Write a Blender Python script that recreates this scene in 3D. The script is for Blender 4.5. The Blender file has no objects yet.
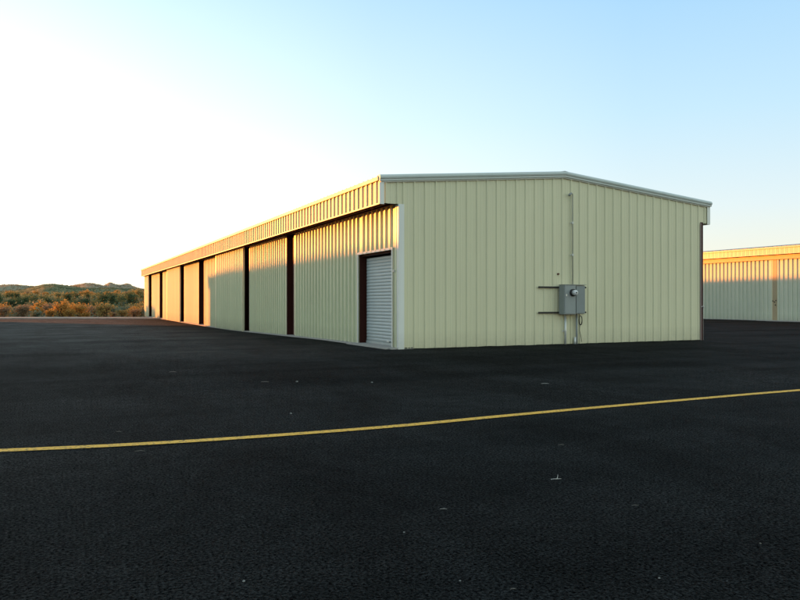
import bpy, bmesh, math, random
from mathutils import Vector, Matrix, noise as mnoise
random.seed(7)
R = math.radians
H = 1.17                       # camera height above the asphalt, metres
F = 725.0                      # focal length in px of an 800 px wide picture
YAW = R(25.25)
CS, SN = math.cos(YAW), math.sin(YAW)
HOR = 302.0
scene = bpy.context.scene
col = scene.collection

# ------------------------------------------------------------------ helpers
def sstep(a, b, v):
    v = min(1.0, max(0.0, (v - a) / (b - a)))
    return v * v * (3 - 2 * v)

def depth_of(x, y):
    return SN * x + CS * y

def side_y(px, wx):
    """distance along a wall that runs in +Y at x = wx, seen at picture column px"""
    k = (px - 400) / F
    return wx * (CS - SN * k) / (SN + CS * k)

def end_x(px, wy):
    k = (px - 400) / F
    return wy * (SN + CS * k) / (CS - SN * k)

def tag(o, label=None, cat=None, group=None, kind=None):
    if label: o['label'] = label
    if cat: o['category'] = cat
    if group: o['group'] = group
    if kind: o['kind'] = kind
    return o

def empty(name, loc=(0, 0, 0), rz=0.0):
    o = bpy.data.objects.new(name, None)
    o.empty_display_size = 0.3
    o.location = loc
    o.rotation_euler = (0, 0, rz)
    col.objects.link(o)
    return o

class MB:
    def __init__(self):
        self.v = []; self.f = []; self.smooth = False
    def add(self, vs, fs):
        n = len(self.v)
        self.v += [tuple(p) for p in vs]
        self.f += [tuple(i + n for i in f) for f in fs]
        return self
    def box(self, x0, x1, y0, y1, z0, z1, bev=0.0):
        if bev <= 0:
            vs = [(x0,y0,z0),(x1,y0,z0),(x1,y1,z0),(x0,y1,z0),(x0,y0,z1),(x1,y0,z1),(x1,y1,z1),(x0,y1,z1)]
            return self.add(vs, [(0,3,2,1),(4,5,6,7),(0,1,5,4),(1,2,6,5),(2,3,7,6),(3,0,4,7)])
        bm = bmesh.new()
        bmesh.ops.create_cube(bm, size=1)
        for v in bm.verts:
            v.co = Vector((x0 + (v.co.x + .5) * (x1 - x0), y0 + (v.co.y + .5) * (y1 - y0), z0 + (v.co.z + .5) * (z1 - z0)))
        bmesh.ops.bevel(bm, geom=bm.edges[:], offset=bev, segments=2, affect='EDGES')
        return self.bm(bm)
    def bm(self, bm):
        bm.verts.ensure_lookup_table()
        for i, v in enumerate(bm.verts): v.index = i
        self.add([v.co[:] for v in bm.verts], [[v.index for v in f.verts] for f in bm.faces])
        bm.free()
        return self
    def tube(self, pts, r, n=8, cap=True):
        pts = [Vector(p) for p in pts]
        rs = r if isinstance(r, (list, tuple)) else [r] * len(pts)
        vs = []; fs = []
        for i, p in enumerate(pts):
            if i == 0: d = pts[1] - pts[0]
            elif i == len(pts) - 1: d = pts[-1] - pts[-2]
            else: d = (pts[i+1] - pts[i]).normalized() + (pts[i] - pts[i-1]).normalized()
            d.normalize()
            a = d.cross(Vector((0, 0, 1)))
            if a.length < .05: a = d.cross(Vector((0, 1, 0)))
            a.normalize(); b = d.cross(a)
            for k in range(n):
                t = 2 * math.pi * k / n
                vs.append(p + a * (math.cos(t) * rs[i]) + b * (math.sin(t) * rs[i]))
        for i in range(len(pts) - 1):
            for k in range(n):
                a0 = i * n + k; a1 = i * n + (k + 1) % n
                fs.append((a0, a1, a1 + n, a0 + n))
        if cap:
            fs.append(tuple(range(n - 1, -1, -1)))
            fs.append(tuple((len(pts) - 1) * n + k for k in range(n)))
        return self.add(vs, fs)
    def sweep(self, prof, a, b):
        """prof: list of (u,w); a,b: functions mapping (u,w) to the two end points"""
        n = len(prof)
        vs = [a(*p) for p in prof] + [b(*p) for p in prof]
        fs = [(i, (i + 1) % n, (i + 1) % n + n, i + n) for i in range(n)]
        fs += [tuple(range(n - 1, -1, -1)), tuple(range(n, 2 * n))]
        return self.add(vs, fs)
    def build(self, name, mat, parent=None, smooth=False):
        me = bpy.data.meshes.new(name)
        me.from_pydata(self.v, [], self.f)
        bm = bmesh.new(); bm.from_mesh(me)
        bmesh.ops.recalc_face_normals(bm, faces=bm.faces[:])
        bm.to_mesh(me); bm.free()
        me.materials.append(mat)
        if smooth:
            for p in me.polygons: p.use_smooth = True
        o = bpy.data.objects.new(name, me)
        col.objects.link(o)
        if parent: o.parent = parent
        return o

# ------------------------------------------------------------------ materials
def new_mat(name):
    m = bpy.data.materials.new(name); m.use_nodes = True
    nt = m.node_tree
    return m, nt, nt.nodes['Principled BSDF']

def N(nt, typ, **kw):
    n = nt.nodes.new(typ)
    for k, v in kw.items():
        if k in n.inputs: n.inputs[k].default_value = v
        else: setattr(n, k, v)
    return n

def mix(nt, fac, a, b, blend='MIX'):
    m = nt.nodes.new('ShaderNodeMix'); m.data_type = 'RGBA'; m.blend_type = blend
    for s, v in ((m.inputs['Factor'], fac), (m.inputs[6], a), (m.inputs[7], b)):
        if hasattr(v, 'is_linked') or hasattr(v, 'links'): nt.links.new(v, s)
        elif isinstance(v, (int, float)): s.default_value = v
        else: s.default_value = (*v[:3], 1)
    return m.outputs[2]

def ramp(nt, src, stops):
    r = nt.nodes.new('ShaderNodeValToRGB')
    el = r.color_ramp.elements
    while len(el) > 1: el.remove(el[-1])
    el[0].position = stops[0][0]; el[0].color = (*stops[0][1], 1)
    for p, c in stops[1:]:
        e = el.new(p); e.color = (*c, 1)
    nt.links.new(src, r.inputs[0])
    return r.outputs[0]

def N_add(nt, src, add, mul):
    m = N(nt, 'ShaderNodeMath', operation='ADD'); nt.links.new(src, m.inputs[0]); m.inputs[1].default_value = add
    k = N(nt, 'ShaderNodeMath', operation='MULTIPLY'); nt.links.new(m.outputs[0], k.inputs[0]); k.inputs[1].default_value = mul
    return k.outputs[0]
G3 = lambda v: (v, v, v)

def coords(nt, scale=(1, 1, 1), kind='Object'):
    tc = nt.nodes.new('ShaderNodeTexCoord')
    mp = nt.nodes.new('ShaderNodeMapping'); mp.inputs['Scale'].default_value = scale
    nt.links.new(tc.outputs[kind], mp.inputs[0])
    return mp.outputs[0]

def noise_tex(nt, vec, scale, detail=4, rough=.55, dist=0):
    n = N(nt, 'ShaderNodeTexNoise', Scale=scale, Detail=detail, Roughness=rough, Distortion=dist)
    nt.links.new(vec, n.inputs['Vector'])
    return n.outputs[0]

def metal_paint(name, base, rough=.42, dirt=.35, var=.06, spec=.5, dirtcol=(.10, .085, .06)):
    m, nt, p = new_mat(name)
    g = coords(nt)
    geo = nt.nodes.new('ShaderNodeNewGeometry')
    sep = nt.nodes.new('ShaderNodeSeparateXYZ'); nt.links.new(geo.outputs['Position'], sep.inputs[0])
    # soft oil-canning clouds and vertical run marks
    cl = noise_tex(nt, g, .55, 3)
    vs = noise_tex(nt, coords(nt, (3.0, 3.0, .18)), 2.2, 4)
    lo = tuple(c * (1 - var) for c in base); hi = tuple(min(1, c * (1 + var)) for c in base)
    c1 = mix(nt, cl, lo, hi)
    sx = N(nt, 'ShaderNodeMath', operation='ADD'); nt.links.new(sep.outputs['X'], sx.inputs[0]); nt.links.new(sep.outputs['Y'], sx.inputs[1])
    sq = N(nt, 'ShaderNodeMath', operation='MULTIPLY'); nt.links.new(sx.outputs[0], sq.inputs[0]); sq.inputs[1].default_value = 1 / .9144
    fl = N(nt, 'ShaderNodeMath', operation='FLOOR'); nt.links.new(sq.outputs[0], fl.inputs[0])
    wn = N(nt, 'ShaderNodeTexWhiteNoise', noise_dimensions='1D'); nt.links.new(fl.outputs[0], wn.inputs['W'])
    c1 = mix(nt, 1.0, c1, ramp(nt, wn.outputs[0], [(0, (.93, .935, .92)), (1, (1.0, 1.0, 1.0))]), 'MULTIPLY')
    c2 = mix(nt, ramp(nt, vs, [(.45, G3(0)), (.75, G3(.28))]), c1, tuple(c * .8 for c in base))
    # splash dirt within the lowest 35 cm
    mr = N(nt, 'ShaderNodeMapRange'); nt.links.new(sep.outputs['Z'], mr.inputs[0])
    mr.inputs[1].default_value = -.2; mr.inputs[2].default_value = .45
    mr.inputs[3].default_value = 1; mr.inputs[4].default_value = 0
    mu = N(nt, 'ShaderNodeMath', operation='MULTIPLY'); nt.links.new(mr.outputs[0], mu.inputs[0])
    nt.links.new(noise_tex(nt, g, 5, 5, .7), mu.inputs[1])
    mu2 = N(nt, 'ShaderNodeMath', operation='MULTIPLY'); nt.links.new(mu.outputs[0], mu2.inputs[0]); mu2.inputs[1].default_value = dirt * 1.6
    c3 = mix(nt, mu2.outputs[0], c2, dirtcol)
    nt.links.new(c3, p.inputs['Base Color'])
    rr = N(nt, 'ShaderNodeMapRange'); nt.links.new(cl, rr.inputs[0])
    rr.inputs[3].default_value = rough - .06; rr.inputs[4].default_value = rough + .1
    nt.links.new(rr.outputs[0], p.inputs['Roughness'])
    p.inputs['Specular IOR Level'].default_value = spec
    bp = N(nt, 'ShaderNodeBump', Strength=.25, Distance=.02)
    nt.links.new(noise_tex(nt, coords(nt, (2, 2, .8)), 1.3, 2), bp.inputs['Height'])
    nt.links.new(bp.outputs[0], p.inputs['Normal'])
    return m

def simple(name, base, rough=.6, var=.15, scale=6, spec=.4, metallic=0):
    m, nt, p = new_mat(name)
    n = noise_tex(nt, coords(nt), scale, 5, .6)
    nt.links.new(mix(nt, n, tuple(c * (1 - var) for c in base), tuple(min(1, c * (1 + var)) for c in base)), p.inputs['Base Color'])
    p.inputs['Roughness'].default_value = rough
    p.inputs['Metallic'].default_value = metallic
    p.inputs['Specular IOR Level'].default_value = spec
    return m

WALL = metal_paint('cream_wall_paint', (.675, .655, .445))
DOOR = metal_paint('cream_door_paint', (.62, .65, .43), rough=.42)
DOOR2 = metal_paint('dull_door_paint', (.56, .59, .45), rough=.55)  # slightly darker, duller door paint of the right hangar
FASC = metal_paint('cream_fascia_paint', (.50, .48, .31), rough=.40, dirt=0)
TRIM = metal_paint('pale_trim', (.74, .76, .70), rough=.45, dirt=.4)
RAKE = metal_paint('rake_trim_grey', (.52, .58, .55), rough=.38, dirt=0)
ROOF = metal_paint('roof_sheet', (.40, .42, .38), rough=.4, dirt=0)
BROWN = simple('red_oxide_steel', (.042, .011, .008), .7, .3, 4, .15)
BROWN2 = simple('tan_post', (.36, .29, .17), .55, .15, 4)
HEAD = simple('sun_tinted_track_cover', (.60, .36, .17), .5, .12, 3)  # orange of the grazing sunlight put into the cover's colour
SHUT = metal_paint('shutter_white', (.50, .56, .55), rough=.42, dirt=.5)
DARKM = simple('dark_rail_steel', (.02, .018, .018), .6, .3, 9)
BOXM = simple('grey_cabinet_paint', (.26, .29, .28), .45, .12, 5)
BOXM2 = simple('grey_cabinet_side', (.22, .25, .245), .5, .12, 5)
GALV = simple('galvanised_conduit', (.62, .64, .60), .4, .15, 14, .6, .3)
PALEC = simple('weathered_conduit', (.40, .41, .34), .5, .15, 8, .5)
CABLE = simple('black_cable', (.012, .012, .012), .5, .2, 20)
CONC = simple('concrete', (.36, .35, .32), .85, .2, 7, .2)

def glass_mat():
    m, nt, p = new_mat('meter_glass')
    nt.links.new(mix(nt, noise_tex(nt, coords(nt), 30), (.5, .52, .52), (.75, .77, .77)), p.inputs['Base Color'])
    p.inputs['Roughness'].default_value = .12
    p.inputs['Coat Weight'].default_value = .6
    return m
GLASS = glass_mat()

def asphalt_mat():
    m, nt, p = new_mat('asphalt')
    g = coords(nt)
    big = noise_tex(nt, coords(nt, (1, 1, 1)), .11, 4, .6, .6)
    # long roller lanes running roughly across the view
    mp = nt.nodes.new('ShaderNodeMapping'); tc = nt.nodes.new('ShaderNodeTexCoord')
    mp.inputs['Rotation'].default_value = (0, 0, R(21)); mp.inputs['Scale'].default_value = (.035, .42, 1)
    nt.links.new(tc.outputs['Object'], mp.inputs[0])
    lane = noise_tex(nt, mp.outputs[0], 1.0, 4, .6, .35)
    mid = noise_tex(nt, g, 2.6, 5, .65)
    vor = N(nt, 'ShaderNodeTexVoronoi', Scale=95.0); nt.links.new(g, vor.inputs['Vector'])
    fine = noise_tex(nt, g, 60, 3, .7)
    c = mix(nt, big, (.0112, .0128, .0132), (.0190, .0210, .0212))
    c = mix(nt, ramp(nt, lane, [(.36, G3(0)), (.66, G3(1))]), mix(nt, 1.0, c, (.42, .44, .46), 'MULTIPLY'), c)
    c = mix(nt, mid, mix(nt, 1.0, c, G3(.78), 'MULTIPLY'), c)
    mott = N(nt, 'ShaderNodeTexNoise', Scale=7.0, Detail=8, Roughness=.85); nt.links.new(g, mott.inputs['Vector'])
    c = mix(nt, 1.0, c, ramp(nt, mott.outputs[0], [(.38, G3(.65)), (.5, G3(1)), (.62, G3(1.4))]), 'MULTIPLY')
    gr = N(nt, 'ShaderNodeTexNoise', Scale=62.0, Detail=2.5, Roughness=.75); nt.links.new(g, gr.inputs['Vector'])
    c = mix(nt, 1.0, c, ramp(nt, gr.outputs[0], [(.38, G3(.03)), (.48, G3(.55)), (.64, G3(3.2))]), 'MULTIPLY')
    # stone to stone differences
    c = mix(nt, ramp(nt, vor.outputs['Color'], [(.25, G3(0)), (.8, G3(.55))]), c, (.022, .0245, .0245))
    c = mix(nt, ramp(nt, fine, [(.38, G3(.8)), (.52, G3(0))]), c, (.004, .005, .006))
    # paler, worn pavement far left, reflected sky glow also put into its colour
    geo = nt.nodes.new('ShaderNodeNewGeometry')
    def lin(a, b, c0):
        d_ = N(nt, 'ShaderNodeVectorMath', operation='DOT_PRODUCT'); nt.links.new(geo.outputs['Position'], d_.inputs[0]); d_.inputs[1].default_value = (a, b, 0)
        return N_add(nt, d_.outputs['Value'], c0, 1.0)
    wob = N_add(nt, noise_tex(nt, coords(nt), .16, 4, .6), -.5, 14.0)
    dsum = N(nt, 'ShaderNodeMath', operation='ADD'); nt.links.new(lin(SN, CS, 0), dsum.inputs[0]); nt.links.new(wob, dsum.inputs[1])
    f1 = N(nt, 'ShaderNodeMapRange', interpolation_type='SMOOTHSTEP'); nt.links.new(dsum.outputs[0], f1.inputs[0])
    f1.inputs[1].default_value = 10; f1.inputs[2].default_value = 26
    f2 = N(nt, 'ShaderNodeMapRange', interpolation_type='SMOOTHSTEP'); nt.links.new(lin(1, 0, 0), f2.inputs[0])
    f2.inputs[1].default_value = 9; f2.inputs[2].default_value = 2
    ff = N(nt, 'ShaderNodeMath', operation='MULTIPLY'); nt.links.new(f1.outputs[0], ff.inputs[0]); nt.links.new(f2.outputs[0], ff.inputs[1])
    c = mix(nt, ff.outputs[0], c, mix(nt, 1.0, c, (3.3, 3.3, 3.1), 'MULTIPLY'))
    pat = noise_tex(nt, coords(nt, (.8, .35, 1)), .9, 5, .7, .5)
    c = mix(nt, 1.0, c, ramp(nt, pat, [(.36, G3(.62)), (.5, G3(1)), (.64, G3(1.45))]), 'MULTIPLY')
    # few pale chips
    v2 = N(nt, 'ShaderNodeTexVoronoi', Scale=11.0); nt.links.new(g, v2.inputs['Vector'])
    chip = ramp(nt, v2.outputs['Distance'], [(.035, G3(1)), (.06, G3(0))])
    ch2 = N(nt, 'ShaderNodeMath', operation='MULTIPLY'); nt.links.new(chip, ch2.inputs[0])
    nt.links.new(ramp(nt, v2.outputs['Color'], [(.80, G3(0)), (.86, G3(.8))]), ch2.inputs[1])
    c = mix(nt, ch2.outputs[0], c, (.11, .12, .12))
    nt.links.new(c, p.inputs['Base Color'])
    rr = N(nt, 'ShaderNodeMapRange'); nt.links.new(lane, rr.inputs[0])
    rr.inputs[3].default_value = .72; rr.inputs[4].default_value = .92
    nt.links.new(rr.outputs[0], p.inputs['Roughness'])
    def M2(a_, b_):
        k_ = N(nt, 'ShaderNodeMath', operation='MULTIPLY')
        for i_, v_ in enumerate((a_, b_)):
            if isinstance(v_, (int, float)): k_.inputs[i_].default_value = v_
            else: nt.links.new(v_, k_.inputs[i_])
        return k_.outputs[0]
    sp_ = M2(ramp(nt, gr.outputs[0], [(.38, G3(.0)), (.5, G3(.42)), (.66, G3(1))]), .17)
    sp_ = M2(sp_, ramp(nt, lane, [(.38, G3(.35)), (.6, G3(1))]))
    sp_ = M2(sp_, ramp(nt, mott.outputs[0], [(.36, G3(.6)), (.62, G3(1))]))
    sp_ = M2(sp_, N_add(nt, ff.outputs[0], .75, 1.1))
    nt.links.new(sp_, p.inputs['Specular IOR Level'])
    b1 = N(nt, 'ShaderNodeBump', Strength=1.0, Distance=.012)
    nt.links.new(vor.outputs['Distance'], b1.inputs['Height'])
    b2 = N(nt, 'ShaderNodeBump', Strength=.6, Distance=.01)
    nt.links.new(fine, b2.inputs['Height']); nt.links.new(b1.outputs[0], b2.inputs['Normal'])
    b2b = N(nt, 'ShaderNodeBump', Strength=.6, Distance=.012)
    nt.links.new(gr.outputs[0], b2b.inputs['Height']); nt.links.new(b2.outputs[0], b2b.inputs['Normal']); b2 = b2b
    b3 = N(nt, 'ShaderNodeBump', Strength=.5, Distance=.05)
    nt.links.new(lane, b3.inputs['Height']); nt.links.new(b2.outputs[0], b3.inputs['Normal'])
    nt.links.new(b3.outputs[0], p.inputs['Normal'])
    return m
ASPH = asphalt_mat()

def line_mat():
    m, nt, p = new_mat('yellow_road_paint')
    g = coords(nt)
    w = ramp(nt, noise_tex(nt, g, 34, 6, .75), [(.38, G3(.9)), (.49, G3(0))])
    c = mix(nt, noise_tex(nt, g, 1.4, 4), (.74, .39, .03), (.88, .51, .055))
    nt.links.new(mix(nt, w, c, (.05, .045, .03)), p.inputs['Base Color'])
    p.inputs['Roughness'].default_value = .75
    b = N(nt, 'ShaderNodeBump', Strength=.6, Distance=.006)
    nt.links.new(noise_tex(nt, g, 90, 2), b.inputs['Height']); nt.links.new(b.outputs[0], p.inputs['Normal'])
    return m
LINE = line_mat()

def soil_mat(name, a, b, c2, sc=1.0):
    m, nt, p = new_mat(name)
    g = coords(nt)
    c = mix(nt, ramp(nt, noise_tex(nt, g, .05 * sc, 6, .6), [(.35, G3(0)), (.65, G3(1))]), a, b)
    c = mix(nt, ramp(nt, noise_tex(nt, g, 1.1 * sc, 6, .7), [(.48, G3(0)), (.62, G3(1))]), c, c2)
    nt.links.new(c, p.inputs['Base Color'])
    p.inputs['Roughness'].default_value = .95
    p.inputs['Specular IOR Level'].default_value = .1
    bb = N(nt, 'ShaderNodeBump', Strength=.6, Distance=.1)
    nt.links.new(noise_tex(nt, g, 4 * sc, 5), bb.inputs['Height']); nt.links.new(bb.outputs[0], p.inputs['Normal'])
    return m
SOIL = soil_mat('desert_soil', (.20, .15, .10), (.26, .19, .13), (.13, .11, .07))
STRIP = soil_mat('gravel_shoulder_soil', (.34, .29, .25), (.42, .36, .31), (.28, .24, .20))
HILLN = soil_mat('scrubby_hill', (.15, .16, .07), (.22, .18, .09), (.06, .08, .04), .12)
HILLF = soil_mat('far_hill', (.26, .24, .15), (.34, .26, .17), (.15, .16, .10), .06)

def leaf_mat(name, a, b):
    m, nt, p = new_mat(name)
    nt.links.new(mix(nt, ramp(nt, noise_tex(nt, coords(nt), 2.4, 4, .7), [(.35, G3(0)), (.65, G3(1))]), a, b), p.inputs['Base Color'])
    p.inputs['Roughness'].default_value = .7
    p.inputs['Specular IOR Level'].default_value = .2
    tr = nt.nodes.new('ShaderNodeBsdfTranslucent')
    nt.links.new(mix(nt, .5, a, b), tr.inputs[0])
    ms = nt.nodes.new('ShaderNodeMixShader'); ms.inputs[0].default_value = .35
    out = nt.nodes['Material Output']
    nt.links.new(p.outputs[0], ms.inputs[1]); nt.links.new(tr.outputs[0], ms.inputs[2]); nt.links.new(ms.outputs[0], out.inputs[0])
    return m
LEAF = {  # species colours, with sunlit orange and belt shade also put into them
    'orange': leaf_mat('dry_sunlit_orange_leaf', (.46, .27, .06), (.34, .25, .08)),
    'ochre': leaf_mat('ochre_leaf', (.34, .28, .10), (.25, .23, .09)),
    'brown': leaf_mat('brown_leaf', (.27, .21, .13), (.19, .16, .10)),
    'green': leaf_mat('dark_green_leaf', (.055, .10, .045), (.09, .13, .06)),
    'grey': leaf_mat('grey_green_leaf', (.17, .23, .15), (.11, .16, .11)),
}
WOOD = simple('shrub_wood', (.09, .065, .045), .9, .3, 20, .1)
TWIGM = simple('bleached_twig', (.55, .56, .53), .8, .2, 60, .2)
TWIGP = simple('pale_dry_twig', (.34, .34, .31), .8, .3, 60, .2)
TWIGS = simple('pale_stone', (.20, .21, .20), .8, .3, 60, .2)
TWIGD = simple('dull_twig', (.16, .15, .13), .85, .3, 60, .2)

# ------------------------------------------------------------------ terrain
ZE0, ZE1 = 50.0 * H, 56.5 * H      # end of asphalt, end of the gravel shoulder (depth from the camera)
def apron(x, y):
    t = y / H; u = x / H
    return -.16 * H * sstep(15, 33, t) * (1 - sstep(10, 22, u))

def terrain(x, y):
    D = depth_of(x, y); lat = CS * x - SN * y
    z = apron(x, y)
    if D > ZE1:
        q = D - ZE1
        n = mnoise.noise(Vector((x * .012, y * .012, 0))) * 2.2 + mnoise.noise(Vector((x * .04, y * .04, 3))) * .6
        z += -.35 * sstep(0, 10, q) + 4.2 * sstep(15, 330, q) + n * sstep(5, 140, q)
        z -= 5 * sstep(380, 900, q)
    return z

def to_world(lat, D):
    return CS * lat + SN * D, -SN * lat + CS * D

# ground: one sheet to the horizon (lowered under the asphalt)
lats = [-6000, -3500, -2000, -1200, -800, -550, -400, -300] + [-260 + 8 * i for i in range(80)] + [400, 520, 700, 1000, 1600, 2500, 4000, 6000]
deps = [-2500, -900, -400, -200, -100, -50] + [-20 + 4 * i for i in range(20)] + [ZE0 + .5, ZE1] + [ZE1 + 3, ZE1 + 7] + [ZE1 + 12 + 7 * i for i in range(48)] + [430, 480, 550, 650, 800, 1000, 1400, 2000, 3000, 4500, 7000]
deps = sorted(deps)
mb = MB()
for D in deps:
    for l in lats:
        x, y = to_world(l, D)
        z = terrain(x, y)
        if D < ZE1 + .1: z -= .25
        mb.v.append((x, y, z))
nl = len(lats)
for i in range(len(deps) - 1):
    for j in range(nl - 1):
        mb.f.append((i * nl + j, i * nl + j + 1, (i + 1) * nl + j + 1, (i + 1) * nl + j))
tag(mb.build('ground', SOIL, smooth=True), kind='structure')

def sheet(name, mat, l0, l1, nL, d0, d1, nD, lift, skirt=.4):
    mb = MB()
    for i in range(nD + 1):
        for j in range(nL + 1):
            x, y = to_world(l0 + (l1 - l0) * j / nL, d0 + (d1 - d0) * i / nD)
            wob = .012 * mnoise.noise(Vector((x * .25, y * .25, 5)))
            mb.v.append((x, y, apron(x, y) + lift + wob))
    w = nL + 1
    for i in range(nD):
        for j in range(nL):
            mb.f.append((i * w + j, i * w + j + 1, (i + 1) * w + j + 1, (i + 1) * w + j))
    return tag(mb.build(name, mat, smooth=True), kind='structure')
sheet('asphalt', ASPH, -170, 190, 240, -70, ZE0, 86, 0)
sheet('gravel_shoulder', STRIP, -170, 190, 240, ZE0 + .45, ZE1 + 1.2, 6, -.03)

# low kerb where the asphalt ends
mb = MB()
for i in range(180):
    l0 = -170 + 2 * i; l1 = l0 + 2
    for a in (l0,):
        pts = []
        for l in (l0, l1):
            for dd, zz in ((ZE0, -.2), (ZE0, .05), (ZE0 + .03, .08), (ZE0 + .42, .08), (ZE0 + .45, .05), (ZE0 + .45, -.2)):
                x, y = to_world(l, dd)
                pts.append((x, y, apron(x, y) + zz))
        mb.add(pts, [(k, k + 1, k + 7, k + 6) for k in range(5)])
tag(mb.build('kerb', STRIP), kind='structure')

# yellow line, curved, measured on the ground
def ground_pt(px, py, z=0.0):
    D = F * (H - z) / (py - HOR)
    return to_world((px - 400) / F * D, D)
lp = [(-420, 468), (-200, 460.5), (0, 451.2), (100, 446.8), (200, 441.2), (300, 434.2), (400, 426.2), (500, 416.6), (600, 407.3), (700, 398.6), (800, 390.6), (1000, 376), (1200, 364), (1500, 350)]
pts = [Vector(ground_pt(*p)) for p in lp]
fine = []
for i in range(len(pts) - 1):
    p0 = pts[max(0, i - 1)]; p1 = pts[i]; p2 = pts[i + 1]; p3 = pts[min(len(pts) - 1, i + 2)]
    for k in range(12):
        t = k / 12
        fine.append(.5 * ((2 * p1) + (p2 - p0) * t + (2 * p0 - 5 * p1 + 4 * p2 - p3) * t * t + (3 * p1 - p0 - 3 * p2 + p3) * t ** 3))
mb = MB()
for i, p in enumerate(fine):
    d = (fine[min(i + 1, len(fine) - 1)] - fine[max(0, i - 1)]).normalized()
    n = Vector((-d.y, d.x))
    w = .062 + .004 * mnoise.noise(Vector((i * .7, 0, 0)))
    for s in (-1, 1):
        q = p + n * w * s
        mb.v.append((q.x, q.y, apron(q.x, q.y) + .012 * mnoise.noise(Vector((q.x * .25, q.y * .25, 5))) + .006))
for i in range(len(fine) - 1):
    mb.f.append((2 * i, 2 * i + 1, 2 * i + 3, 2 * i + 2))
tag(mb.build('yellow_line', LINE), kind='structure')

# ------------------------------------------------------------------ hangars
RIB = .3048
def rib_profile(L, phase=.1, h=.03):
    """(u, out) points over a length L: trapezoid ribs every foot with two small stiffeners between"""
    pts = [(0.0, 0.0)]
    k = 0
    rw = .016 if h > .04 else (.012 if h > .032 else 0.0)
    while True:
        c = phase + k * RIB
        if c + .04 > L: break
        seq = [(c - .036 - rw, 0), (c - .016 - rw, h), (c + .016 + rw, h), (c + .036 + rw, 0),
               (c + .108, 0), (c + .118, .005), (c + .128, .005), (c + .138, 0),
               (c + .182, 0), (c + .192, .005), (c + .202, .005), (c + .212, 0)]
        for s in seq:
            if 0 < s[0] < L: pts.append(s)
        k += 1
    pts.append((L, 0.0))
    return pts

def panel(mb, origin, udir, outdir, L, zb, zt, phase=.1, h=.03):
    """ribbed sheet; zb, zt functions of u"""
    o = Vector(origin); ud = Vector(udir); od = Vector(outdir)
    pr = rib_profile(L, phase, h)
    vs = []
    for u, w in pr:
        q = o + ud * u + od * w
        vs.append((q.x, q.y, zb(u))); vs.append((q.x, q.y, zt(u)))
    fs = [(2 * i, 2 * i + 2, 2 * i + 3, 2 * i + 1) for i in range(len(pr) - 1)]
    mb.add(vs, fs)

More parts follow.
